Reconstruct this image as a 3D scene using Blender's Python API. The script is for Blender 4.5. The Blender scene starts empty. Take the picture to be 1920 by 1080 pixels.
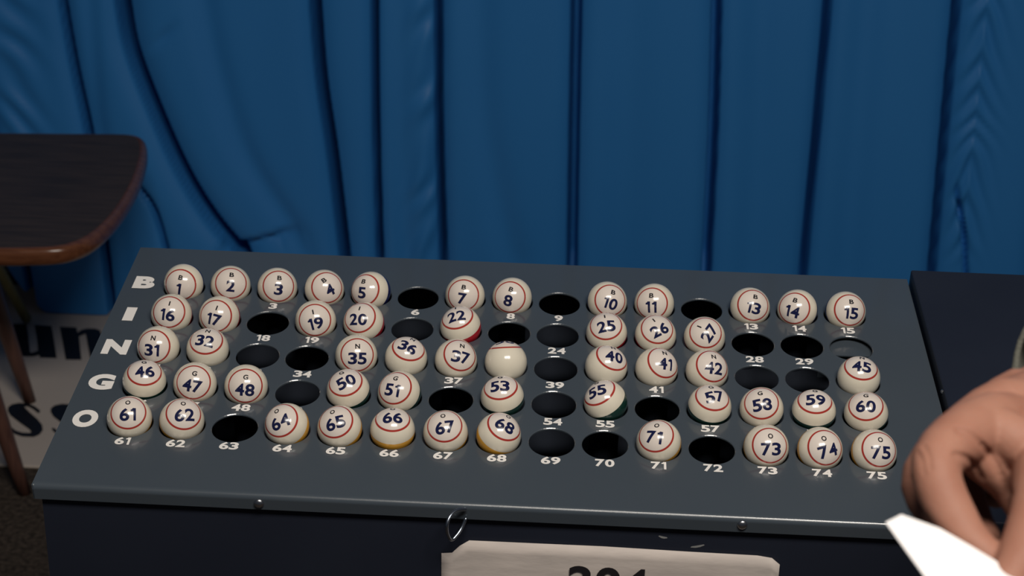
import bpy, bmesh, math, random
from mathutils import Vector, Matrix, noise

SC = bpy.context.scene
COL = SC.collection
random.seed(4)

# ------------------------------------------------------------------ camera
W = Matrix(((0.998430838443683, 0.04209918047673593, -0.036925869628611566),
            (0.0508759655306994, -0.4064147006228962, 0.9122711917236663),
            (0.023398653293749395, -0.9127183301110965, -0.4079188067535627)))
CAM = Vector((0.0592884528147463, -1.3717814641366817, 1.6111324224696262))
FPX = 3200.0
cam_data = bpy.data.cameras.new('camera')
cam_data.sensor_width = 36.0
cam_data.lens = 36.0 * FPX / 1920.0
cam_data.clip_start = 0.05
cam = bpy.data.objects.new('camera', cam_data)
COL.objects.link(cam)
rotm = Matrix((W.col[0], -W.col[1], -W.col[2])).transposed()
cam.matrix_world = Matrix.Translation(CAM) @ rotm.to_4x4()
cam_data.dof.use_dof = True
cam_data.dof.focus_distance = 1.48
cam_data.dof.aperture_fstop = 11.0
SC.camera = cam

# ------------------------------------------------------------------ world, lamps, exposure
world = bpy.data.worlds.new('world')
world.use_nodes = True
world.node_tree.nodes['Background'].inputs[0].default_value = (0.62, 0.74, 1.0, 1)
world.node_tree.nodes['Background'].inputs[1].default_value = 0.035
SC.world = world
SC.view_settings.view_transform = 'Standard'
SC.view_settings.look = 'None'
SC.view_settings.gamma = 1.0
SC.view_settings.exposure = 0.0
SC.view_settings.use_curve_mapping = False


def area(name, loc, target, sx, sy, power, color):
    l = bpy.data.lights.new(name, 'AREA')
    l.shape = 'RECTANGLE'
    l.size, l.size_y = sx, sy
    l.energy = power
    l.color = color
    o = bpy.data.objects.new(name, l)
    o.location = loc
    o.rotation_euler = (Vector(target) - Vector(loc)).to_track_quat('-Z', 'Y').to_euler()
    COL.objects.link(o)
    return o


area('ceiling_lamp', (0.35, -1.30, 2.68), (0.1, 0.20, 0.6), 1.05, 0.42, 43.0, (1.0, 0.93, 0.84))


# ------------------------------------------------------------------ helpers
def ray(x, y):
    return W @ Vector(((x - 960) / FPX, (y - 540) / FPX, 1.0))


def at_depth(x, y, d):
    return CAM + ray(x, y) * d


def on_z(x, y, z):
    d = ray(x, y)
    return CAM + d * ((z - CAM.z) / d.z)


def on_y(x, y, Y):
    d = ray(x, y)
    return CAM + d * ((Y - CAM.y) / d.y)


def tag(o, label=None, cat=None, group=None, kind=None):
    if label: o['label'] = label
    if cat: o['category'] = cat
    if group: o['group'] = group
    if kind: o['kind'] = kind
    return o


def empty(name, loc):
    o = bpy.data.objects.new(name, None)
    o.empty_display_size = 0.05
    o.location = loc
    COL.objects.link(o)
    return o


def link(name, mesh, mat=None, parent=None, smooth=False):
    if mat is not None and len(mesh.materials) == 0:
        mesh.materials.append(mat)
    if smooth:
        for p in mesh.polygons: p.use_smooth = True
    o = bpy.data.objects.new(name, mesh)
    COL.objects.link(o)
    if parent is not None:
        o.parent = parent
        # geometry is given in world coordinates: keep it there
        o.matrix_parent_inverse = Matrix.Identity(4)
        o.location = -parent.location
    return o


def from_bm(name, bm, mat, parent=None, smooth=False):
    me = bpy.data.meshes.new(name)
    bm.normal_update()
    bm.to_mesh(me)
    bm.free()
    return link(name, me, mat, parent, smooth)


def add_box(bm, x0, x1, y0, y1, z0, z1, M=None, bevel=0.0, seg=2):
    v = [Vector((x, y, z)) for z in (z0, z1) for y in (y0, y1) for x in (x0, x1)]
    vs = [bm.verts.new(M(p) if M else p) for p in v]
    fs = [bm.faces.new([vs[i] for i in q]) for q in
          ((0, 2, 3, 1), (4, 5, 7, 6), (0, 1, 5, 4), (2, 6, 7, 3), (0, 4, 6, 2), (1, 3, 7, 5))]
    if bevel:
        es = list({e for f in fs for e in f.edges})
        bmesh.ops.bevel(bm, geom=es, offset=bevel, segments=seg, profile=0.5, affect='EDGES')
    return vs


def add_capsule_chain(bm, pts, rads, seg=20):
    """swept tapered tube with round ends through pts"""
    pts = [Vector(p) for p in pts]
    rings = []
    n = len(pts)
    prev = None
    stations = []
    for i, (p, r) in enumerate(zip(pts, rads)):
        if i == 0: d = (pts[1] - pts[0]).normalized()
        elif i == n - 1: d = (pts[-1] - pts[-2]).normalized()
        else: d = ((pts[i] - pts[i - 1]).normalized() + (pts[i + 1] - pts[i]).normalized()).normalized()
        if i == 0:
            for a in (80, 55, 30): stations.append((p - d * r * math.sin(math.radians(a)), r * math.cos(math.radians(a)), d))
        stations.append((p, r, d))
        if i == n - 1:
            for a in (30, 55, 80): stations.append((p + d * r * math.sin(math.radians(a)), r * math.cos(math.radians(a)), d))
    up = None
    for p, r, d in stations:
        if up is None:
            up = d.orthogonal().normalized()
        up = (up - d * up.dot(d)).normalized()
        s = d.cross(up)
        rings.append([bm.verts.new(p + (up * math.cos(t) + s * math.sin(t)) * r)
                      for t in (2 * math.pi * k / seg for k in range(seg))])
    for a, b in zip(rings, rings[1:]):
        for k in range(seg):
            bm.faces.new((a[k], a[(k + 1) % seg], b[(k + 1) % seg], b[k]))
    bm.faces.new(list(reversed(rings[0])))
    bm.faces.new(rings[-1])


def smooth_path(pts, sub=6):
    """Catmull-Rom through tuples of any length"""
    out = []
    P = [pts[0]] + list(pts) + [pts[-1]]
    for i in range(1, len(P) - 2):
        for k in range(sub):
            t = k / sub
            q = []
            for c in range(len(pts[0])):
                a, b, d, e = P[i - 1][c], P[i][c], P[i + 1][c], P[i + 2][c]
                q.append(0.5 * (2 * b + (d - a) * t + (2 * a - 5 * b + 4 * d - e) * t * t + (3 * b - a - 3 * d + e) * t ** 3))
            out.append(tuple(q))
    out.append(tuple(pts[-1]))
    return out


def add_prism(bm, poly, up):
    """extruded polygon: poly of Vectors, up the extrusion Vector"""
    a = [bm.verts.new(p) for p in poly]
    b = [bm.verts.new(p + up) for p in poly]
    f1 = bm.faces.new(a)
    f2 = bm.faces.new(list(reversed(b)))
    bm.normal_update()
    n = len(a)
    for k in range(n):
        bm.faces.new((a[k], b[k], b[(k + 1) % n], a[(k + 1) % n]))
    bmesh.ops.triangulate(bm, faces=[f1, f2])
    bmesh.ops.recalc_face_normals(bm, faces=bm.faces[:])


# ------------------------------------------------------------------ materials
def principled(name, color, rough=0.5, metallic=0.0, spec=0.5, **kw):
    m = bpy.data.materials.new(name)
    m.use_nodes = True
    b = m.node_tree.nodes['Principled BSDF']
    b.inputs['Base Color'].default_value = (*color, 1)
    b.inputs['Roughness'].default_value = rough
    b.inputs['Metallic'].default_value = metallic
    b.inputs['Specular IOR Level'].default_value = spec
    for k, v in kw.items():
        b.inputs[k.replace('_', ' ')].default_value = v
    return m


def noisy(name, c1, c2, scale, rough=0.5, spec=0.5, bump=0.0, stretch=(1, 1, 1), detail=4.0, bscale=None, lo=0.35, hi=0.65, **kw):
    m = principled(name, c1, rough, 0.0, spec, **kw)
    nt = m.node_tree
    b = nt.nodes['Principled BSDF']
    tc = nt.nodes.new('ShaderNodeTexCoord')
    mp = nt.nodes.new('ShaderNodeMapping')
    mp.inputs['Scale'].default_value = stretch
    nz = nt.nodes.new('ShaderNodeTexNoise')
    nz.inputs['Scale'].default_value = scale
    nz.inputs['Detail'].default_value = detail
    cr = nt.nodes.new('ShaderNodeValToRGB')
    cr.color_ramp.elements[0].position = lo
    cr.color_ramp.elements[1].position = hi
    cr.color_ramp.elements[0].color = (*c1, 1)
    cr.color_ramp.elements[1].color = (*c2, 1)
    L = nt.links.new
    L(tc.outputs['Object'], mp.inputs[0])
    L(mp.outputs[0], nz.inputs['Vector'])
    L(nz.outputs['Fac'], cr.inputs[0])
    L(cr.outputs[0], b.inputs['Base Color'])
    if bump:
        bp = nt.nodes.new('ShaderNodeBump')
        bp.inputs['Strength'].default_value = bump
        bp.inputs['Distance'].default_value = 0.002
        if bscale:
            n2 = nt.nodes.new('ShaderNodeTexNoise')
            n2.inputs['Scale'].default_value = bscale
            n2.inputs['Detail'].default_value = 3
            L(mp.outputs[0], n2.inputs['Vector'])
            L(n2.outputs['Fac'], bp.inputs['Height'])
        else:
            L(nz.outputs['Fac'], bp.inputs['Height'])
        L(bp.outputs[0], b.inputs['Normal'])
    return m


M_SLATE = noisy('slate_grey_paint', (0.052, 0.066, 0.082), (0.056, 0.070, 0.086), 7.0, rough=0.26, spec=0.5, bump=0.015, bscale=900, Coat_Weight=0.6, Coat_Roughness=0.07)
M_NAVY = noisy('dark_navy_paint', (0.0125, 0.0155, 0.026), (0.0150, 0.0185, 0.030), 6.0, rough=0.42, spec=0.3)
M_TRAY = principled('inner_grey_paint', (0.012, 0.015, 0.022), 0.9, 0.0, 0.1)
M_WHITE = principled('white_lettering', (0.80, 0.77, 0.74), 0.45)
M_STEEL = principled('steel', (0.55, 0.56, 0.58), 0.28, 1.0)
M_CHIP = principled('bare_primer', (0.22, 0.22, 0.22), 0.5)
M_DULLSTEEL = principled('blued_steel_wire', (0.30, 0.34, 0.40), 0.3, 1.0)
M_PAPER = noisy('worn_beige_paper', (0.50, 0.445, 0.41), (0.60, 0.53, 0.485), 16.0, rough=0.75, stretch=(1, 1, 3), bump=0.5)
M_INK = principled('black_ink', (0.012, 0.010, 0.012), 0.5)
M_DISCINK = principled('black_ball_ink', (0.012, 0.012, 0.016), 0.22)
M_NAVYINK = principled('navy_ball_ink', (0.010, 0.013, 0.055), 0.2)
M_CARPET = noisy('dark_brown_carpet', (0.030, 0.024, 0.020), (0.085, 0.066, 0.052), 110.0, rough=0.95, spec=0.1, bump=0.8, detail=6)
M_BOARD = noisy('cream_sign_board', (0.56, 0.49, 0.43), (0.62, 0.54, 0.47), 3.0, rough=0.6)
M_BOARDINK = principled('black_sign_paint', (0.008, 0.010, 0.016), 0.5)
M_WOODTOP = noisy('dark_walnut_laminate', (0.044, 0.033, 0.029), (0.075, 0.053, 0.043), 14.0, rough=0.5, spec=0.2, stretch=(0.6, 9, 9))
M_WOODEDGE = noisy('red_brown_wood', (0.120, 0.042, 0.020), (0.185, 0.070, 0.032), 22.0, rough=0.22, spec=0.6, stretch=(0.4, 6, 6))
M_WOODLEG = noisy('brown_leg_wood', (0.075, 0.034, 0.026), (0.12, 0.055, 0.040), 18.0, rough=0.4, stretch=(6, 6, 0.5))
M_PALEWOOD = noisy('olive_pale_wood', (0.16, 0.14, 0.05), (0.21, 0.18, 0.07), 20.0, rough=0.5, stretch=(6, 6, 0.5))
M_CURTAIN = noisy('blue_satin', (0.029, 0.205, 0.55), (0.034, 0.222, 0.58), 2.2, rough=0.46, spec=0.35, stretch=(1, 1, 0.5))
M_WALL = noisy('back_wall_paint', (0.20, 0.18, 0.16), (0.24, 0.21, 0.19), 3.0, rough=0.8)
M_SKIN = noisy('skin', (0.295, 0.132, 0.090), (0.34, 0.165, 0.115), 34.0, rough=0.62, spec=0.3, bump=0.10, bscale=420,
               Subsurface_Weight=0.12, Subsurface_Scale=0.006)
M_NAIL = principled('fingernail', (0.62, 0.40, 0.36), 0.25)
M_CARD = principled('white_card', (0.90, 0.88, 0.88), 0.55)
M_SLEEVE = noisy('grey_olive_cloth', (0.15, 0.15, 0.125), (0.20, 0.20, 0.165), 40.0, rough=0.9, bump=0.4, bscale=500)

RB = 0.0190      # ball radius
COS_RING_OUT, COS_RING_IN = math.cos(math.radians(51.8)), math.cos(math.radians(46.4))


def ball_material(name, band):
    m = principled(name, (0.8, 0.7, 0.6), 0.16, 0.0, 0.5)
    m.node_tree.nodes['Principled BSDF'].inputs['Coat Weight'].default_value = 0.25
    m.node_tree.nodes['Principled BSDF'].inputs['Coat Roughness'].default_value = 0.05
    nt = m.node_tree
    L = nt.links.new
    b = nt.nodes['Principled BSDF']
    tc = nt.nodes.new('ShaderNodeTexCoord')
    sp = nt.nodes.new('ShaderNodeSeparateXYZ')
    L(tc.outputs['Object'], sp.inputs[0])
    dv = nt.nodes.new('ShaderNodeMath')
    dv.operation = 'MULTIPLY_ADD'          # map -R..R to 0..1
    L(sp.outputs['Z'], dv.inputs[0])
    dv.inputs[1].default_value = 0.5 / RB
    dv.inputs[2].default_value = 0.5
    cr = nt.nodes.new('ShaderNodeValToRGB')
    r = cr.color_ramp
    r.interpolation = 'LINEAR'
    cream = (0.71, 0.655, 0.54, 1)
    disc = (0.71, 0.635, 0.575, 1)
    ring = (0.36, 0.035, 0.026, 1)
    u = lambda c: 0.5 + 0.5 * c
    e = 0.003
    stops = [(0.0, cream), (u(-0.80) - e, cream), (u(-0.80) + e, band), (u(0.07) - e, band), (u(0.07) + e, cream),
             (u(COS_RING_OUT) - e, cream), (u(COS_RING_OUT) + e, ring), (u(COS_RING_IN) - e, ring),
             (u(COS_RING_IN) + e, disc), (1.0, disc)]
    r.elements[0].position, r.elements[0].color = stops[0]
    r.elements[1].position, r.elements[1].color = stops[-1]
    for p, c in stops[1:-1]:
        el = r.elements.new(p)
        el.color = c
    L(dv.outputs[0], cr.inputs[0])
    L(cr.outputs[0], b.inputs['Base Color'])
    return m


CREAM = (0.71, 0.655, 0.54, 1)
BALL_MATS = {
    'B': ball_material('ball_blue_band', (0.008, 0.012, 0.085, 1)),
    'I': ball_material('ball_red_band', (0.42, 0.012, 0.022, 1)),
    'N': ball_material('ball_cream', CREAM),
    'G': ball_material('ball_green_band', (0.008, 0.035, 0.028, 1)),
    'O': ball_material('ball_yellow_band', (0.72, 0.36, 0.045, 1)),
}

# ------------------------------------------------------------------ structure: floor and back wall
bm = bmesh.new()
add_box(bm, -2.6, 2.6, -2.2, 2.3, -0.05, 0.0)
tag(from_bm('floor', bm, M_CARPET), 'dark brown carpeted floor', 'floor', kind='structure')
bm = bmesh.new()
add_box(bm, -2.6, 2.6, 2.2, 2.3, 0.0, 2.6)
tag(from_bm('wall_back', bm, M_WALL), 'wall behind the blue curtain', 'wall', kind='structure')

# ------------------------------------------------------------------ blue curtain
YC = 1.97
CREASES = [  # pixel path of each deep fold, half width (m), depth (m)
    ([(106, -60), (112, 0), (135, 130), (163, 260), (185, 400)], 0.014, 0.060),
    ([(215, -60), (226, 0), (243, 90), (285, 200), (340, 320), (392, 405), (445, 470)], 0.024, 0.090),
    ([(584, -60), (588, 0), (600, 150), (622, 300), (645, 490)], 0.017, 0.070),
    ([(700, -60), (700, 0), (703, 250), (711, 500)], 0.011, 0.060),
    ([(819, -60), (820, 0), (822, 250), (830, 500)], 0.012, 0.065),
    ([(1083, -60), (1081, 0), (1076, 260), (1072, 510)], 0.015, 0.070),
    ([(1349, -60), (1345, 0), (1338, 250), (1325, 510)], 0.014, 0.065),
    ([(1560, -60), (1555, 0), (1535, 230), (1508, 520)], 0.012, 0.065),
    ([(1804, -60), (1797, 0), (1775, 230), (1748, 525)], 0.012, 0.065),
    ([(1796, 370), (1808, 440), (1812, 530)], 0.007, 0.020),
    ([(1985, -60), (1975, 0), (1955, 230), (1935, 525)], 0.014, 0.060),
    ([(-80, -60), (-70, 0), (-20, 260), (40, 500)], 0.014, 0.055),
    ([(255, 345), (285, 385), (302, 430), (315, 480)], 0.010, 0.026),
]
SOFT = [  # broad shallow hollows
    ([(370, -60), (380, 0), (405, 120), (460, 290), (555, 440)], 0.030, 0.012),
    ([(160, -60), (166, 0), (180, 200), (200, 300)], 0.020, 0.007),
    ([(895, -60), (898, 0), (905, 200), (935, 380), (960, 480)], 0.035, 0.010),
    ([(1185, -60), (1180, 0), (1175, 250), (1165, 510)], 0.045, 0.010),
    ([(1430, -60), (1425, 0), (1420, 250), (1410, 510)], 0.035, 0.010),
    ([(1640, -60), (1630, 0), (1610, 250), (1590, 510)], 0.035, 0.012),
    ([(745, -60), (745, 0), (748, 250), (760, 500)], 0.025, 0.008),
]


def world_path(pp):
    q = []
    for x, y in smooth_path(pp, 8):
        p = on_y(x, y, YC)
        q.append((p.z, p.x))
    q.sort()
    return q


def interp(q, z):
    if z <= q[0][0]:
        # continue the lowest slope down to the floor
        s = (q[3][1] - q[0][1]) / max(1e-6, q[3][0] - q[0][0]) if len(q) > 3 else 0
        return q[0][1] + s * (z - q[0][0]) * 0.6, q[0][0] - z
    if z >= q[-1][0]:
        s = (q[-1][1] - q[-3][1]) / max(1e-6, q[-1][0] - q[-3][0])
        return q[-1][1] + 0.5 * s * (z - q[-1][0]), 0.0
    for (a, b), (c, d) in zip(q, q[1:]):
        if a <= z <= c:
            return b + (d - b) * (z - a) / max(1e-9, c - a), 0.0
    return q[-1][1], 0.0


CR = [(world_path(p), w, d, 'short' if p[0][1] > 100 else '') for p, w, d in CREASES]
SO = [(world_path(p), w, d, 'soft') for p, w, d in SOFT]
PX = 1.0 / FPX * 3.75     # metres per pixel on the curtain
pw = lambda x, y: on_y(x, y, YC)


def curtain_disp(x, z, cx):
    d = 0.010 * math.sin(x * 7.0 + 0.6) + 0.003 * math.sin(x * 17.0 + 1.3 * z + 2.0)
    for (xc, w, dep, gap) in cx:
        t = (x - xc) / w
        if abs(t) < 7:
            # a tight deep pleat inside a shallow hollow
            if gap == 'soft':
                d -= dep * math.exp(-t * t)
            else:
                d -= 1.7 * dep * math.exp(-(abs(t) / 0.62) ** 6) + 0.28 * dep * math.exp(-abs(t / 1.5) ** 1.6)
    return d


def wrinkles(x, z):
    d = 0.0
    # diagonal tucks left of the middle seam
    p0 = (0.5 * (pw(790, 300).x + pw(826, 300).x))
    u = (x - pw(795, 300).x) / (30 * PX)
    if abs(u) < 2.2:
        m = math.exp(-u * u * 1.3)
        ph = (z - (x - p0) * 1.5) * 62 + 4 * noise.noise(Vector((x * 5, 0, z * 7)))
        d += 0.0062 * m * math.sin(ph) * (0.5 + noise.noise(Vector((x * 9, 3, z * 10))))
    # puckered seam at the right, chevrons
    zt, zb = pw(1850, 20).z, pw(1805, 460).z
    if True:
        f = (z - zb) / (zt - zb)
        xc = pw(1805, 460).x + (pw(1850, 20).x - pw(1805, 460).x) * f
        u = (x - xc) / (34 * PX)
        if abs(u) < 2.4 and f > -0.1:
            m = math.exp(-u * u) * min(1, max(0, (f + 0.1) * 6))
            ph = (z + abs(x - xc) * 1.9) * 90 + 6 * noise.noise(Vector((x * 4, 7, z * 9)))
            d += 0.0044 * m * math.sin(ph)
    # tucks at the far left top
    xl = pw(30, 140).x
    u = (x - xl) / (42 * PX)
    if abs(u) < 2.2 and z > pw(30, 250).z - 0.05:
        ph = (z + (x - xl) * 1.1) * 70 + 5 * noise.noise(Vector((x * 6, 1, z * 8)))
        d += 0.0040 * math.exp(-u * u) * math.sin(ph)
    # turned lower corner of the loose left drape
    a, b = pw(430, 466), pw(556, 434)
    t = ((x - a.x) * (b.x - a.x) + (z - a.z) * (b.z - a.z)) / ((b.x - a.x) ** 2 + (b.z - a.z) ** 2)
    if -0.25 < t < 1.05:
        nx = x - (a.x + (b.x - a.x) * t)
        nz_ = z - (a.z + (b.z - a.z) * t)
        dist = math.copysign(math.hypot(nx, nz_), nz_)
        d -= (0.026 * math.exp(dist / 0.045) if dist < 0 else 0.026 * math.exp(-(dist / 0.006) ** 2)) * min(1, max(0, (1.05 - t) * 3)) * min(1, max(0, (t + 0.25) * 3))
    # a short crease near the top left
    a, b = pw(288, 88), pw(330, 48)
    t = ((x - a.x) * (b.x - a.x) + (z - a.z) * (b.z - a.z)) / ((b.x - a.x) ** 2 + (b.z - a.z) ** 2)
    if -0.2 < t < 1.2:
        dist = math.hypot(x - (a.x + (b.x - a.x) * t), z - (a.z + (b.z - a.z) * t))
        d -= 0.006 * math.exp(-(dist / 0.010) ** 2) * math.exp(-((t - 0.5) * 2) ** 2)
    d += 0.0035 * noise.noise(Vector((x * 3.1, 5.5, z * 2.0)))
    return d


bm = bmesh.new()
xs = [-1.65 + 0.0026 * i for i in range(int(3.3 / 0.0026) + 1)]
zs = [0.0075] + [0.010 * i for i in range(1, 86)] + [0.85 + 0.05 * i for i in range(1, 36)]
hem_x0, hem_x1 = pw(20, 600).x, pw(88, 600).x
grid = []
for z in zs:
    cx = []
    for q, w, dep, short in CR + SO:
        xc, below = interp(q, z)
        fade = math.exp(-below / 0.25)
        if short == 'short':
            top = q[-1][0]
            fade *= 1.0 if z < top - 0.03 else max(0.0, min(1.0, (top + 0.03 - z) / 0.06))
        cx.append((xc, w, dep * fade, short))
    row = []
    for x in xs:
        lift = 0.0
        if x < hem_x1:
            lift = 0.11 * min(1.0, ((hem_x1 - x) / (hem_x1 - hem_x0)) ** 1.6) * max(0.0, 1 - z / 0.6)
        d = curtain_disp(x, z, cx) + wrinkles(x, z)
        row.append(bm.verts.new((x, YC - d, z + lift)))
    grid.append(row)
for a, b in zip(grid, grid[1:]):
    for k in range(len(xs) - 1):
        bm.faces.new((a[k], a[k + 1], b[k + 1], b[k]))
cur = from_bm('curtain', bm, M_CURTAIN, None, True)
sol = cur.modifiers.new('cloth_thickness', 'SOLIDIFY')
sol.thickness = 0.002
sol.offset = -1
tag(cur, 'long blue satin curtain hanging in deep folds behind the console', 'curtain')

# ------------------------------------------------------------------ sign board lying under the side table
root = empty('sign_board', (-1.1, 1.323, 0.0))
tag(root, 'cream sign board with black lettering lying on the carpet under the wooden table', 'sign')
bm = bmesh.new()
BT = 0.006
add_box(bm, -1.85, -0.30, 1.323, 2.12, 0.0005, BT, bevel=0.0015)
from_bm('board', bm, M_BOARD, root)


def board_poly(bm, pts, ox, oy, s=5.4, dx=0, dy=0):
    poly = [on_z(ox + (x + dx) / s, oy + (y + dy) / s, BT + 0.0001) for x, y in pts]
    add_prism(bm, poly, Vector((0, 0, 0.0006)))


U = [(130, 150), (265, 150), (285, 260), (300, 400), (305, 440), (330, 440), (385, 420), (375, 300), (350, 160), (520, 170),
     (545, 300), (575, 495), (405, 490), (398, 462), (340, 478), (260, 478), (215, 468), (180, 330), (150, 240)]
N = [(605, 178), (775, 185), (785, 240), (820, 210), (880, 195), (960, 197), (1010, 212), (1030, 260), (1075, 520), (915, 505), (895, 400),
     (868, 248), (800, 275), (825, 512), (665, 510), (640, 360)]
S = [(400, 187), (406, 160), (350, 118), (280, 90), (190, 85), (120, 100), (82, 128), (78, 165), (105, 212), (200, 285), (300, 355),
     (318, 382), (290, 390), (220, 385), (160, 365), (112, 328), (90, 330), (96, 352), (150, 400), (225, 425), (340, 430),
     (400, 405), (434, 360), (428, 310), (380, 250), (300, 180), (243, 122), (285, 122), (335, 148), (380, 184)]
for nm, pts, oy, dx, dy in (('sign_letter', U, 580, 0, 0), ('sign_letter', N, 580, 0, 0),
                            ('sign_letter', S, 740, 0, 0), ('sign_letter', S, 740, 434, 10)):
    bm = bmesh.new()
    board_poly(bm, pts, 0, oy, 5.4, dx, dy)
    from_bm(nm, bm, M_BOARDINK, root)

# ------------------------------------------------------------------ wooden side table, left
HT = 0.50
root = empty('side_table', (-1.15, 1.48, 0.0))
tag(root, 'low dark wooden table with rounded corners and tapered legs left of the console', 'table')
edge_px = [(-260, 246), (0, 247), (150, 249), (235, 250), (262, 254), (274, 266), (275, 290), (266, 325), (250, 360), (228, 394),
           (203, 422), (172, 446), (138, 460), (105, 466), (60, 468), (0, 469), (-200, 469)]
out = [on_z(x, y, HT) for x, y in edge_px]
right = smooth_path([(p.x, p.y) for p in out], 5)
x_left = -1.62
mid = -1.19
left = [(2 * mid - x, y) for x, y in reversed(right)]
poly = [p for p in right if p[0] > mid] + [p for p in left if p[0] < mid]
cxm = sum(p[0] for p in poly) / len(poly)
cym = sum(p[1] for p in poly) / len(poly)


def inset(p, d):
    v = Vector((p[0] - cxm, p[1] - cym))
    L_ = v.length
    v *= (L_ - d) / L_
    return Vector((cxm + v.x, cym + v.y))


bm = bmesh.new()
add_prism(bm, [Vector((*inset(p, 0.014), HT - 0.016)) for p in poly], Vector((0, 0, 0.0165)))
from_bm('table_top', bm, M_WOODTOP, root)
bm = bmesh.new()
prof = [(0.016, 0.0), (0.010, 0.0), (0.005, -0.0015), (0.0015, -0.005), (0.0, -0.010), (0.0, -0.020), (0.002, -0.026), (0.007, -0.031),
        (0.015, -0.033), (0.05, -0.033)]
rings = [[bm.verts.new((*inset(p, a), HT + b)) for p in poly] for a, b in prof]
for a, b in zip(rings, rings[1:]):
    for k in range(len(poly)):
        bm.faces.new((a[k], b[k], b[(k + 1) % len(poly)], a[(k + 1) % len(poly)]))
bm.faces.new(rings[-1])
bmesh.ops.recalc_face_normals(bm, faces=bm.faces[:])
tag(from_bm('table_edge', bm, M_WOODEDGE, root, True), 'glossy red-brown rounded wooden rim')


def table_leg(top, foot, r0, r1, name='leg', mat=M_WOODLEG):
    bm = bmesh.new()
    top, foot = Vector(top), Vector(foot)
    n = 8
    d = (foot - top)
    rings = []
    for i in range(n + 1):
        t = i / n
        c = top + d * t
        r = r0 + (r1 - r0) * t
        rings.append([bm.verts.new((c.x + r * math.cos(a), c.y + r * math.sin(a), c.z))
                      for a in (2 * math.pi * k / 20 for k in range(20))])
    for a, b in zip(rings, rings[1:]):
        for k in range(20): bm.faces.new((a[k], b[k], b[(k + 1) % 20], a[(k + 1) % 20]))
    bm.faces.new(rings[0]); bm.faces.new(list(reversed(rings[-1])))
    bmesh.ops.recalc_face_normals(bm, faces=bm.faces[:])
    o = from_bm(name, bm, mat, root, True)
    b = bmesh.new()
    c = foot
    add_capsule_chain(b, [c + Vector((0, 0, 0.012)), c + Vector((0, 0, 0.0096))], [r1 * 1.05, r1 * 0.95], 16)
    return o


ZB = HT - 0.033
f_far, f_near = on_z(56, 752, BT + 0.0012), on_z(46, 924, 0.001)
table_leg((f_far.x - 0.075, f_far.y - 0.05, ZB), f_far, 0.024, 0.012)
table_leg((f_near.x - 0.115, f_near.y + 0.04, ZB), f_near, 0.024, 0.012)
table_leg((2 * mid - f_far.x + 0.075, f_far.y - 0.05, ZB), (2 * mid - f_far.x, f_far.y, BT + 0.0012), 0.024, 0.012)
table_leg((2 * mid - f_near.x + 0.115, f_near.y + 0.04, ZB), (2 * mid - f_near.x, f_near.y, 0.001), 0.024, 0.012)
# pale brace beside the far leg
bp1 = on_z(50, 606, BT + 0.0015)
bp0 = Vector((bp1.x - 0.02, bp1.y - 0.30, ZB))
bm = bmesh.new()
add_capsule_chain(bm, [bp0, bp1 + Vector((0, 0, 0.012))], [0.012, 0.011], 12)
tag(from_bm('leg_brace', bm, M_PALEWOOD, root, True), 'pale olive wooden brace under the top')

# ------------------------------------------------------------------ bingo console
TILT = math.radians(8.39327)
ZP = 0.92
CU, CV = 0.045, 0.045 * 1.196243
XL, XR, VB, VF = -0.3745, 0.3835, 0.1785, -0.1955
EU, EV = Vector((0, math.cos(TILT), math.sin(TILT))), Vector((0, -math.sin(TILT), math.cos(TILT)))


def P(u, v, w=0.0):
    return Vector((u, 0, ZP)) + EU * v + EV * w


PM = lambda p: P(p.x, p.y, p.z)
hole = lambda n: (((n - 1) % 15 - 7) * CU, (2 - (n - 1) // 15) * CV)
RH = 0.01945
console = empty('bingo_console', (0.0, 0.0, 0.0))
tag(console, 'grey metal bingo console with a sloping panel of numbered ball holes', 'bingo console')
BALLS_PRESENT = {}
SEG = 48
TH = 0.0018

bm = bmesh.new()
cache = {}


def vv(u, v, w=0.0):
    k = (round(u, 6), round(v, 6), round(w, 6))
    if k not in cache:
        cache[k] = bm.verts.new(P(u, v, w))
    return cache[k]


def square_pt(a):
    c, s = math.cos(a), math.sin(a)
    hx, hy = CU / 2, CV / 2
    t = min(hx / abs(c) if abs(c) > 1e-9 else 9, hy / abs(s) if abs(s) > 1e-9 else 9)
    return c * t, s * t


corner = math.atan2(CV, CU)
angs = sorted([2 * math.pi * k / SEG for k in range(SEG)] + [corner, math.pi - corner, math.pi + corner, 2 * math.pi - corner])
for n in range(1, 76):
    hu, hv = hole(n)
    ring_o, r_chamf, r_top, r_bot, ring_u = [], [], [], [], []
    for a in angs:
        sx, sy = square_pt(a)
        ring_o.append(vv(hu + sx, hv + sy))
        r_chamf.append(bm.verts.new(P(hu + (RH + 0.0007) * math.cos(a), hv + (RH + 0.0007) * math.sin(a), 0)))
        r_top.append(bm.verts.new(P(hu + RH * math.cos(a), hv + RH * math.sin(a), -0.0006)))
        r_bot.append(bm.verts.new(P(hu + RH * math.cos(a), hv + RH * math.sin(a), -TH)))
    k_ = len(angs)
    for k in range(k_):
        j = (k + 1) % k_
        bm.faces.new((r_chamf[k], ring_o[k], ring_o[j], r_chamf[j]))
        bm.faces.new((r_top[k], r_chamf[k], r_chamf[j], r_top[j]))
        bm.faces.new((r_bot[k], r_top[k], r_top[j], r_bot[j]))
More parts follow.
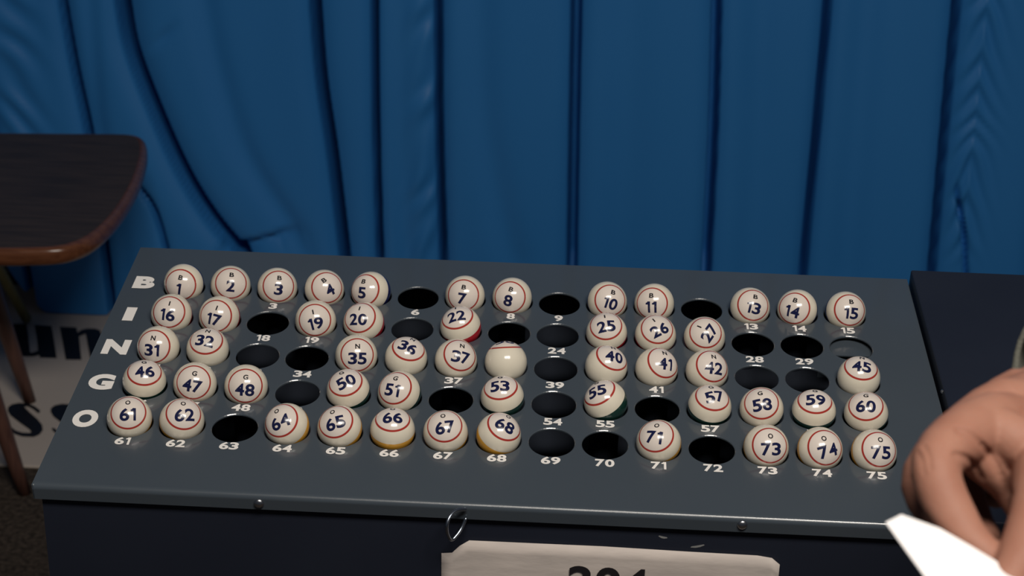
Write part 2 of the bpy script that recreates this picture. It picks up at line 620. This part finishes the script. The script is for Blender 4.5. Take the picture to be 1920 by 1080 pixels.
# margins
ux0, ux1, vy0, vy1 = -7.5 * CU, 7.5 * CU, -2.5 * CV, 2.5 * CV
RB_ = 0.0048   # bend radius of the folded front
for a, b, c, d in ((XL, ux0, VF + RB_, VB), (ux1, XR, VF + RB_, VB), (ux0, ux1, vy1, VB), (ux0, ux1, VF + RB_, vy0)):
    q = [bm.verts.new(P(*t)) for t in ((a, c), (b, c), (b, d), (a, d))]
    bm.faces.new(q)
LIP = 0.0145
prof = [(VF + RB_ - RB_ * math.sin(t), -RB_ + RB_ * math.cos(t)) for t in (math.pi / 2 * k / 12 for k in range(13))]
prof += [(VF, -LIP), (VF + 0.0012, -LIP), (VF + 0.0012, -0.005)]
pa = [[bm.verts.new(P(x, v, w)) for v, w in prof] for x in (XL, XR)]
for k in range(len(prof) - 1):
    bm.faces.new((pa[0][k], pa[0][k + 1], pa[1][k + 1], pa[1][k]))
# folded sides and back
for u0, u1 in ((XL, XL + 0.0012), (XR - 0.0012, XR)):
    add_box(bm, u0, u1, VF, VB, -LIP, -0.00005, PM)
add_box(bm, XL, XR, VB - 0.0012, VB, -LIP, -0.00005, PM)
bmesh.ops.recalc_face_normals(bm, faces=bm.faces[:])
lid = from_bm('top_panel', bm, M_SLATE, console)
for p in lid.data.polygons: p.use_smooth = False

# body
BXL, BXR, BYF, BYB = XL + 0.005, XR - 0.005, P(0, VF).y + 0.0075, P(0, VB).y - 0.004
bm = bmesh.new()


def panel_z(y, w): return ZP + (y) * math.tan(TILT) + w / math.cos(TILT)


def wall_prism(x0, x1, y0, y1):
    v = []
    for x, y in ((x0, y0), (x1, y0), (x1, y1), (x0, y1)):
        v.append((bm.verts.new((x, y, 0.0)), bm.verts.new((x, y, panel_z(y, -TH - 0.0003)))))
    bm.faces.new([a for a, b in reversed(v)])
    bm.faces.new([b for a, b in v])
    for k in range(4):
        j = (k + 1) % 4
        bm.faces.new((v[k][0], v[j][0], v[j][1], v[k][1]))


T = 0.002
wall_prism(BXL, BXR, BYF, BYF + T)
wall_prism(BXL, BXR, BYB - T, BYB)
wall_prism(BXL, BXL + T, BYF + T, BYB - T)
wall_prism(BXR - T, BXR, BYF + T, BYB - T)
tag(from_bm('cabinet_body', bm, M_NAVY, console), 'dark navy painted metal front and sides')
bm = bmesh.new()
TRAY = -0.058
add_box(bm, BXL + T, BXR - T, VF + 0.014, VB - 0.012, TRAY - 0.003, TRAY, PM)
from_bm('inner_tray', bm, M_TRAY, console)

# screws, ring, rivet marks on the front
YF = P(0, VF).y


def screw(px_, py_, yplane, r=0.0042):
    c = on_y(px_, py_, yplane)
    b = bmesh.new()
    rings = []
    for k in range(6):
        a = math.pi / 2 * k / 5
        rings.append([b.verts.new((c.x + r * math.cos(a) * math.cos(t), yplane - r * 0.55 * math.sin(a) + 0.0008, c.z + r * math.cos(a) * math.sin(t)))
                      for t in (2 * math.pi * j / 20 for j in range(20))] if k < 5 else [b.verts.new((c.x, yplane - r * 0.55 + 0.0008, c.z))])
    for m in range(4):
        for j in range(20):
            b.faces.new((rings[m][j], rings[m][(j + 1) % 20], rings[m + 1][(j + 1) % 20], rings[m + 1][j]))
    for j in range(20):
        b.faces.new((rings[4][j], rings[4][(j + 1) % 20], rings[5][0]))
    bmesh.ops.recalc_face_normals(b, faces=b.faces[:])
    from_bm('screw', b, M_STEEL, console, True)


screw(485, 945, YF)
screw(1392, 985, YF)
# loose wire ring hanging from the lip
ring_px = [(872, 955, -0.002), (856, 957, -0.007), (844, 968, -0.013), (838, 984, -0.017), (839, 1000, -0.016), (846, 1012, -0.012),
           (856, 1004, -0.008), (866, 989, -0.003), (873, 973, 0.000)]
pts = [on_y(x, y, YF + d) for x, y, d in ring_px]
bm = bmesh.new()
sp = [Vector(q) for q in smooth_path([tuple(p) for p in pts], 6)]
add_capsule_chain(bm, sp, [0.0014] * len(sp), 12)
tag(from_bm('pull_ring', bm, M_DULLSTEEL, console, True), 'bent steel wire ring hanging from the lip')


# bare-metal chips in the paint of the front
for x, y, l, a in ((1308, 1024, 0.0060, 0.25), (1243, 1007, 0.0038, -0.2)):
    c = on_y(x, y, BYF)
    b = bmesh.new()
    n_ = 10
    vs = [b.verts.new((c.x + l * math.cos(t) * math.cos(a) - 0.0010 * math.sin(t) * math.sin(a), BYF - 0.00015,
                       c.z + l * math.cos(t) * math.sin(a) + 0.0010 * (1 + 0.4 * math.sin(3 * t)) * math.sin(t) * math.cos(a)))
          for t in (2 * math.pi * k / n_ for k in range(n_))]
    b.faces.new(vs)
    tag(from_bm('paint_chip', b, M_CHIP, console), 'small pale chip in the dark paint')


# ------------------------------------------------------------------ lettering (built-in typeface, turned into meshes in one batch)
jobs = []


def text_job(s, offset, spacing=1.0, shear=0.0):
    c = bpy.data.curves.new('lettering', 'FONT')
    c.body = s
    c.size = 1.0
    c.offset = offset
    c.space_character = spacing
    c.shear = shear
    c.resolution_u = 6
    o = bpy.data.objects.new('lettering', c)
    COL.objects.link(o)
    jobs.append(o)
    return o


def text_mesh(o, width, height):
    """planar bmesh, centred, scaled to width x height (width None keeps the aspect)"""
    me = bpy.data.meshes.new_from_object(o.evaluated_get(DG))
    b = bmesh.new()
    b.from_mesh(me)
    bpy.data.meshes.remove(me)
    bmesh.ops.remove_doubles(b, verts=b.verts[:], dist=1e-5)
    x0 = min(v.co.x for v in b.verts); x1 = max(v.co.x for v in b.verts)
    y0 = min(v.co.y for v in b.verts); y1 = max(v.co.y for v in b.verts)
    sy = height / (y1 - y0)
    sx = sy if width is None else width / (x1 - x0)
    for v in b.verts:
        v.co = Vector(((v.co.x - (x0 + x1) / 2) * sx, (v.co.y - (y0 + y1) / 2) * sy, 0))
    return b


# ball data: ring-centre offset (ball radii, image right / image down), roll in degrees clockwise
BD = {1: (-.25, .09, 12), 2: (.02, -.17, 6), 3: (.08, -.10, 6), 4: (.20, -.14, -30), 5: (-.45, -.13, 5), 7: (-.13, -.03, 9), 8: (-.17, -.03, 15),
      10: (.23, -.09, 18), 11: (-.17, -.01, 1), 13: (.24, -.17, 14), 14: (-.22, -.09, 15), 15: (.31, -.11, 5),
      16: (-.18, -.17, 9), 17: (-.25, -.04, 15), 19: (-.05, -.04, -13), 20: (-.28, -.36, 1), 22: (-.24, -.69, -13), 25: (-.04, -.52, -8),
      26: (.12, -.44, -24), 27: (.09, -.33, -56),
      31: (-.30, -.04, 5), 32: (-.10, -.59, 9), 35: (.06, -.06, 1), 36: (.17, -.67, 25), 37: (.27, -.33, 13), 38: (-.05, -1.03, 4),
      40: (.40, -.64, 13), 41: (.45, -.42, 9), 42: (.36, -.33, 7), 45: (.17, -.69, 8),
      46: (.0, -.64, -3), 47: (-.11, -.10, 10), 48: (-.05, -.02, 4), 50: (-.19, -.58, -24), 51: (-.30, -.33, 9), 53: (-.12, -.70, -4),
      55: (-.43, -.66, -21), 57: (.20, -.64, -6), 58: (.0, -.39, -8), 59: (.09, -.70, 2), 60: (.0, -.53, 1),
      61: (-.08, -.37, -3), 62: (.10, -.45, -3), 64: (-.38, -.33, -26), 65: (-.26, -.40, -19), 66: (.0, -.73, 0), 67: (-.06, -.43, -10),
      68: (.36, -.58, 26), 71: (-.16, -.42, 6), 73: (.24, -.11, -1), 74: (.33, -.13, -17), 75: (.34, -.17, 1)}
LET = 'BINGO'
letter_jobs = {c: text_job(c, 0.060) for c in LET}
hole_jobs = {c: text_job(c, 0.034) for c in '0123456789'}
ball_num_jobs = {c: text_job(c, 0.030) for c in '0123456789'}
ball_let_jobs = {c: text_job(c, 0.034) for c in LET}
paper_jobs = {c: text_job(c, 0.030) for c in '204'}
bpy.context.view_layer.update()
DG = bpy.context.evaluated_depsgraph_get()

# a bold numeral one with a flag, unit height, centred
ONE = [(-0.10, 0.5), (0.13, 0.5), (0.13, -0.5), (-0.07, -0.5), (-0.07, 0.23), (-0.27, 0.23), (-0.27, 0.36), (-0.17, 0.40)]


def number_mesh(glyphs, s, height, wd=0.74, wone=0.46, gap=0.07):
    """digits set side by side, each wd*height wide"""
    out = bmesh.new()
    ws = [wone if c == '1' else wd for c in s]
    tot = sum(ws) + gap * (len(s) - 1)
    x = -tot / 2
    for c, w in zip(s, ws):
        if c == '1':
            vs = [out.verts.new((x + (px_ + 0.07 + wone / 2) , py_, 0)) for px_, py_ in ONE]
            f = out.faces.new(vs)
            f.normal_update()
            bmesh.ops.triangulate(out, faces=[f])
        else:
            b = text_mesh(glyphs[c], w, 1.0)
            off = x + w / 2
            mp = {v: out.verts.new((v.co.x + off, v.co.y, 0)) for v in b.verts}
            for f in b.faces: out.faces.new([mp[v] for v in f.verts])
            b.free()
        x += w + gap
    for v in out.verts: v.co *= height
    return out


# big row letters
for i, (c, u, w_) in enumerate((('B', -0.3550, 0.0205), ('I', -0.3560, 0.0098), ('N', -0.3550, 0.0235), ('G', -0.3545, 0.0225), ('O', -0.3545, 0.0215))):
    v0 = (0.1140, 0.0585, 0.0040, -0.0505, -0.1045)[i]
    b = text_mesh(letter_jobs[c], w_, (0.0215, 0.0225, 0.0235, 0.0235, 0.0245)[i])
    for v in b.verts: v.co = P(u + v.co.x, v0 + v.co.y, 0.0003)
    from_bm('row_letter', b, M_WHITE, console)
# numbers under the holes
for n in range(1, 76):
    hu, hv = hole(n)
    b = number_mesh(hole_jobs, str(n), 0.0098, 0.80, 0.50, 0.05)
    off = -0.0254
    for v in b.verts: v.co = P(hu + v.co.x, hv + off + v.co.y, 0.0003)
    from_bm('hole_number', b, M_WHITE, console)

# seats that carry the balls under their holes
HB = 0.0050
bm = bmesh.new()
for n in BD:
    hu, hv = hole(n)
    wt = HB - math.sqrt(RB ** 2 - 0.013 ** 2) - 0.0004
    rr = [[bm.verts.new(P(hu + r * math.cos(t), hv + r * math.sin(t), w)) for t in (2 * math.pi * k / 20 for k in range(20))]
          for r, w in ((0.0130, TRAY), (0.0130, wt), (0.0120, wt - 0.001), (0.0120, TRAY))]
    for a, b in zip(rr, rr[1:]):
        for k in range(20): bm.faces.new((a[k], a[(k + 1) % 20], b[(k + 1) % 20], b[k]))
bmesh.ops.recalc_face_normals(bm, faces=bm.faces[:])
from_bm('ball_seats', bm, M_TRAY, console)['kind'] = 'stuff'
# grey shutter just under hole 30
bm = bmesh.new()
hu, hv = hole(30)
add_box(bm, hu - 0.0215, hu + 0.0215, hv - 0.0030, hv + 0.0360, -0.0078, -0.0066, PM)
add_box(bm, hu - 0.0215, hu + 0.0215, hv + 0.0340, hv + 0.0360, TRAY, -0.0078, PM)
tag(from_bm('hole_shutter', bm, M_SLATE, console), 'grey plate closing the last hole of the I row')

# ------------------------------------------------------------------ bingo balls
bm = bmesh.new()
bmesh.ops.create_uvsphere(bm, u_segments=64, v_segments=40, radius=RB)
ball_proto = bpy.data.meshes.new('bingo_ball')
bm.to_mesh(ball_proto)
bm.free()
for p in ball_proto.polygons: p.use_smooth = True
ball_mesh = {}
for c in LET:
    m = ball_proto.copy()
    m.materials.append(BALL_MATS[c])
    ball_mesh[c] = m


def wrap(b, yoff):
    """cut a planar lettering mesh finely and lay it on the ball (label axis = +Z)"""
    xs_ = [v.co.x for v in b.verts]
    ys_ = [v.co.y for v in b.verts]
    st = 0.0012
    k = math.ceil(min(xs_) / st)
    while k * st < max(xs_):
        bmesh.ops.bisect_plane(b, geom=b.verts[:] + b.edges[:] + b.faces[:], plane_co=(k * st, 0, 0), plane_no=(1, 0, 0), dist=1e-7)
        k += 1
    k = math.ceil(min(ys_) / st)
    while k * st < max(ys_):
        bmesh.ops.bisect_plane(b, geom=b.verts[:] + b.edges[:] + b.faces[:], plane_co=(0, k * st, 0), plane_no=(0, 1, 0), dist=1e-7)
        k += 1
    R = RB + 0.00007
    for v in b.verts:
        x, y = v.co.x, v.co.y + yoff
        r = math.hypot(x, y)
        if r < 1e-9:
            v.co = Vector((0, 0, R))
            continue
        t = r / RB
        v.co = Vector((R * math.sin(t) * x / r, R * math.sin(t) * y / r, R * math.cos(t)))
    bmesh.ops.recalc_face_normals(b, faces=b.faces[:])
    if b.faces and sum((f.normal.dot(f.calc_center_median()) for f in b.faces)) < 0:
        bmesh.ops.reverse_faces(b, faces=b.faces[:])


let_mesh = {}
for c in LET:
    hh = 0.0048
    b = text_mesh(ball_let_jobs[c], {'I': 0.0013}.get(c, 0.0044), hh)
    wrap(b, 0.0075)
    me = bpy.data.meshes.new('printed_letter')
    b.to_mesh(me)
    b.free()
    me.materials.append(M_DISCINK)
    for p in me.polygons: p.use_smooth = True
    let_mesh[c] = me

SPECIAL = {38: 'blank-faced cream bingo ball rolled back, between ball N 37 and empty hole 39',
           22: 'cream bingo ball printed I 22, its red band showing lower right',
           55: 'cream bingo ball printed G 55, its dark green band showing at the right',
           68: 'cream bingo ball printed O 68, its orange band showing at the left',
           5: 'cream bingo ball printed B 5, its navy band showing at the right',
           64: 'cream bingo ball printed O 64, its yellow band showing at the right'}
for n, (ax, ay, roll) in BD.items():
    c = LET[(n - 1) // 15]
    hu, hv = hole(n)
    cen = P(hu, hv, HB)
    d = (cen - CAM).normalized()
    right_ = (W.col[0] - d * W.col[0].dot(d)).normalized()
    up_ = right_.cross(d).normalized()
    s2 = ax * ax + ay * ay
    if s2 < 1:
        axis = right_ * ax - up_ * ay - d * math.sqrt(1 - s2)
    else:
        axis = (right_ * ax - up_ * ay).normalized() * math.cos(0.05) + d * math.sin(0.05)
    axis.normalize()
    rr_ = math.radians(roll)
    tup = up_ * math.cos(rr_) + right_ * math.sin(rr_)
    if n == 38:
        tup = d * 1.0 + up_ * 0.2
    tup = (tup - axis * tup.dot(axis)).normalized()
    tx = tup.cross(axis).normalized()
    M4 = Matrix((tx, tup, axis)).transposed().to_4x4()
    M4.translation = cen
    o = bpy.data.objects.new('bingo_ball', ball_mesh[c])
    COL.objects.link(o)
    o.matrix_world = M4
    tag(o, SPECIAL.get(n, 'cream bingo ball printed %s %d inside a red ring' % (c, n)), 'bingo ball', 'bingo balls in the console holes')
    lo = bpy.data.objects.new('printed_letter', let_mesh[c])
    COL.objects.link(lo)
    lo.parent = o
    b = number_mesh(ball_num_jobs, str(n), 0.0110, 0.76, 0.50, 0.06)
    wrap(b, -0.0038)
    me = bpy.data.meshes.new('printed_number')
    b.to_mesh(me)
    b.free()
    me.materials.append(M_NAVYINK)
    for p in me.polygons: p.use_smooth = True
    no = bpy.data.objects.new('printed_number', me)
    COL.objects.link(no)
    no.parent = o

# ------------------------------------------------------------------ paper label on the console front
YP = BYF - 0.0006
sheet_px = [(828, 1036), (848, 1035), (862, 1022), (880, 1012), (1000, 1017), (1130, 1024), (1290, 1033), (1420, 1040), (1447, 1045), (1461, 1054)]
top = [on_y(x, y, YP) for x, y in sheet_px]
zlow = on_y(1100, 1200, YP).z
root = empty('paper_label', (on_y(1140, 1100, YP).x, YP, zlow))
tag(root, 'worn beige paper label printed 204 taped to the console front', 'label')
bm = bmesh.new()
cols_ = []
for i, p in enumerate(top):
    col_ = []
    for k in range(9):
        t = k / 8
        wav = 0.0007 * math.sin(p.x * 60 + 2) * math.sin(t * 5 + i)
        col_.append(bm.verts.new((p.x, YP - 0.0012 - wav - (0.0028 if i == len(top) - 1 and k < 2 else 0), p.z + (zlow - p.z) * t)))
    cols_.append(col_)
for a, b in zip(cols_, cols_[1:]):
    for k in range(8): bm.faces.new((a[k], a[k + 1], b[k + 1], b[k]))
sheet = from_bm('paper_sheet', bm, M_PAPER, root, True)
s_ = sheet.modifiers.new('thickness', 'SOLIDIFY')
s_.thickness = 0.0004
a_, b_ = on_y(1067, 1056, YP), on_y(1216, 1064, YP)
b = number_mesh(paper_jobs, '204', (b_ - a_).length / (3 * 0.80 + 2 * 0.09), 0.80, 0.5, 0.09)
h_ = (b_ - a_).length / (3 * 0.80 + 2 * 0.09)
slope = math.atan2(b_.z - a_.z, b_.x - a_.x)
midp = (a_ + b_) / 2
for v in b.verts:
    x, z = v.co.x, v.co.y - h_ / 2
    v.co = Vector((midp.x + x * math.cos(slope) - z * math.sin(slope), YP - 0.0032, midp.z + x * math.sin(slope) + z * math.cos(slope)))
from_bm('printed_number', b, M_INK, root)

for o in jobs:
    cd = o.data
    bpy.data.objects.remove(o)
    bpy.data.curves.remove(cd)

# ------------------------------------------------------------------ dark cabinet on the right
GAP = 0.0025
root = empty('side_cabinet', (0.60, 0.0, 0.0))
tag(root, 'dark navy metal cabinet standing against the right side of the console', 'cabinet')
RX0, RX1, RW = XR + GAP, XR + 0.48, 0.0105
bm = bmesh.new()
add_box(bm, RX0, RX1, VF - 0.004, VB + 0.001, -LIP, RW, PM, bevel=0.0015)
from_bm('cabinet_top', bm, M_NAVY, root)
bm = bmesh.new()
BX = RX0 + 0.004
v = []
for x, y in ((BX, BYF), (RX1 - 0.004, BYF), (RX1 - 0.004, BYB), (BX, BYB)):
    v.append((bm.verts.new((x, y, 0.0)), bm.verts.new((x, y, panel_z(y, -LIP - 0.0002)))))
bm.faces.new([a for a, b in reversed(v)]); bm.faces.new([b for a, b in v])
for k in range(4):
    j = (k + 1) % 4
    bm.faces.new((v[k][0], v[j][0], v[j][1], v[k][1]))
from_bm('cabinet_body', bm, M_NAVY, root)
# rivet on the joint
bm = bmesh.new()
bmesh.ops.create_uvsphere(bm, u_segments=14, v_segments=8, radius=0.0022, matrix=Matrix.Translation(P(RX0 + 0.0006, -0.018, RW - 0.004)))
from_bm('rivet', bm, M_STEEL, root, True)

# ------------------------------------------------------------------ hand holding a white card
D = at_depth
FINGERS = {
    'index': ([(1955, 830, .885), (1862, 795, .860), (1757, 866, .820), (1797, 985, .803), (1858, 1050, .792)], [.017, .0165, .0125, .0108, .0080]),
    'middle': ([(1965, 815, .900), (1882, 765, .890), (1735, 890, .872), (1785, 1000, .850), (1850, 1060, .815)], [.018, .0160, .0120, .0100, .0080]),
    'ring': ([(1985, 800, .915), (1908, 742, .918), (1800, 850, .920), (1822, 960, .895), (1850, 1010, .865)], [.018, .0150, .0112, .0096, .0076]),
    'little': ([(2005, 790, .935), (1935, 728, .944), (1865, 812, .950), (1860, 885, .935), (1868, 930, .910)], [.017, .0135, .0098, .0086, .0068]),
    'thumb': ([(2010, 850, .880), (1972, 880, .835), (1951, 960, .800), (1922, 1040, .785), (1890, 1088, .778)], [.022, .0185, .0140, .0122, .0088]),
    'web': ([(1985, 825, .885), (1925, 836, .846), (1872, 806, .846)], [.022, .0150, .0120]),
    'pad': ([(1800, 836, .842), (1846, 868, .846), (1888, 912, .850), (1912, 955, .848)], [.0095, .0102, .0085, .0070]),
    'forearm': ([(1985, 795, .905), (2065, 745, .945), (2260, 640, 1.05), (2480, 500, 1.18)], [.0330, .0310, .0350, .0420]),
    'dorsum': ([(1990, 780, .915), (1935, 770, .905), (1885, 780, .890)], [.0250, .0215, .0170]),
}
bm = bmesh.new()
for k, (pp, rr_) in FINGERS.items():
    sp = smooth_path([(*D(*p), r) for p, r in zip(pp, rr_)], 5)
    add_capsule_chain(bm, [q[:3] for q in sp], [q[3] for q in sp], 22)
bmesh.ops.recalc_face_normals(bm, faces=bm.faces[:])
person = empty('person', D(2000, 815, .900))
tag(person, 'person reaching in from the right, only a bent hand with sleeve showing', 'person')
hand = from_bm('hand', bm, M_SKIN, person, True)
rm = hand.modifiers.new('one_surface', 'REMESH')
rm.mode = 'VOXEL'
rm.voxel_size = 0.0012
rm.use_smooth_shade = True
sm = hand.modifiers.new('soften', 'SMOOTH')
sm.factor = 0.5
sm.iterations = 4

# bake the single surface, then press the skin creases into it
bpy.context.view_layer.update()
me = bpy.data.meshes.new_from_object(hand.evaluated_get(bpy.context.evaluated_depsgraph_get()))
hand.modifiers.clear()
hand.data = me
if not me.materials: me.materials.append(M_SKIN)
CREASE = [([(1797, 806), (1822, 816), (1848, 842), (1872, 880), (1892, 925)], 5.5, 0.0020),
          ([(1792, 852), (1812, 858), (1828, 874), (1840, 897)], 5.0, 0.0016),
          ([(1733, 838), (1741, 856), (1744, 878)], 5.0, 0.0006),
          ([(1722, 850), (1730, 866), (1732, 886)], 5.0, 0.0006)]
Wt = W.transposed()
lines = [(smooth_path(p, 6), w, d) for p, w, d in CREASE]
co = [0.0] * (3 * len(me.vertices))
for v in me.vertices:
    nrm = v.normal
    wpos = v.co
    q = Wt @ (wpos - CAM)
    if q.z <= 0.1 or nrm.dot((CAM - wpos).normalized()) < 0.0: continue
    X_, Y_ = 960 + FPX * q.x / q.z, 540 + FPX * q.y / q.z
    if X_ > 1915 or Y_ < 790 or Y_ > 945: continue
    push = 0.0
    for pl, w, d in lines:
        best = 1e9
        for (ax_, ay_), (bx_, by_) in zip(pl, pl[1:]):
            L2 = (bx_ - ax_) ** 2 + (by_ - ay_) ** 2
            t = max(0, min(1, ((X_ - ax_) * (bx_ - ax_) + (Y_ - ay_) * (by_ - ay_)) / L2))
            best = min(best, math.hypot(X_ - ax_ - t * (bx_ - ax_), Y_ - ay_ - t * (by_ - ay_)))
        if best < 3 * w:
            push = max(push, d * math.exp(-(best / w) ** 2))
    if push: v.co = wpos - nrm * push
for p in me.polygons: p.use_smooth = True

# sleeve
axis_pts = [D(2040, 735, .965), D(2110, 690, 1.0), D(2260, 610, 1.08), D(2480, 480, 1.2)]
bm = bmesh.new()
rings = []
d = (axis_pts[-1] - axis_pts[0]).normalized()
upv = d.orthogonal().normalized()
sd = d.cross(upv)
sp = smooth_path([(*p, r) for p, r in zip(axis_pts, (.050, .051, .056, .064))], 6)
for i, q in enumerate(sp):
    c = Vector(q[:3])
    rings.append([bm.verts.new(c + (upv * math.cos(t) + sd * math.sin(t)) * (q[3] + 0.0025 * math.sin(3 * t + i * 0.7)))
                  for t in (2 * math.pi * k / 40 for k in range(40))])
for a, b in zip(rings, rings[1:]):
    for k in range(40): bm.faces.new((a[k], a[(k + 1) % 40], b[(k + 1) % 40], b[k]))
bmesh.ops.recalc_face_normals(bm, faces=bm.faces[:])
slv = from_bm('sleeve', bm, M_SLEEVE, person, True)
s_ = slv.modifiers.new('thickness', 'SOLIDIFY')
s_.thickness = 0.003

# white card between index finger and thumb
card_px = [(1660, 980, .795), (1690, 965, .803), (1762, 991, .795), (1820, 1024, .786), (1866, 1052, .779), (1960, 1120, .762),
           (1900, 1290, .712), (1745, 1098, .752)]
bm = bmesh.new()
f_ = bm.faces.new([bm.verts.new(D(*p)) for p in card_px])
bmesh.ops.triangulate(bm, faces=[f_])
card = from_bm('paper_card', bm, M_CARD)
s_ = card.modifiers.new('thickness', 'SOLIDIFY')
s_.thickness = 0.0005
s_.offset = 0
tag(card, 'blank white paper card pinched between the finger and thumb at lower right', 'card')
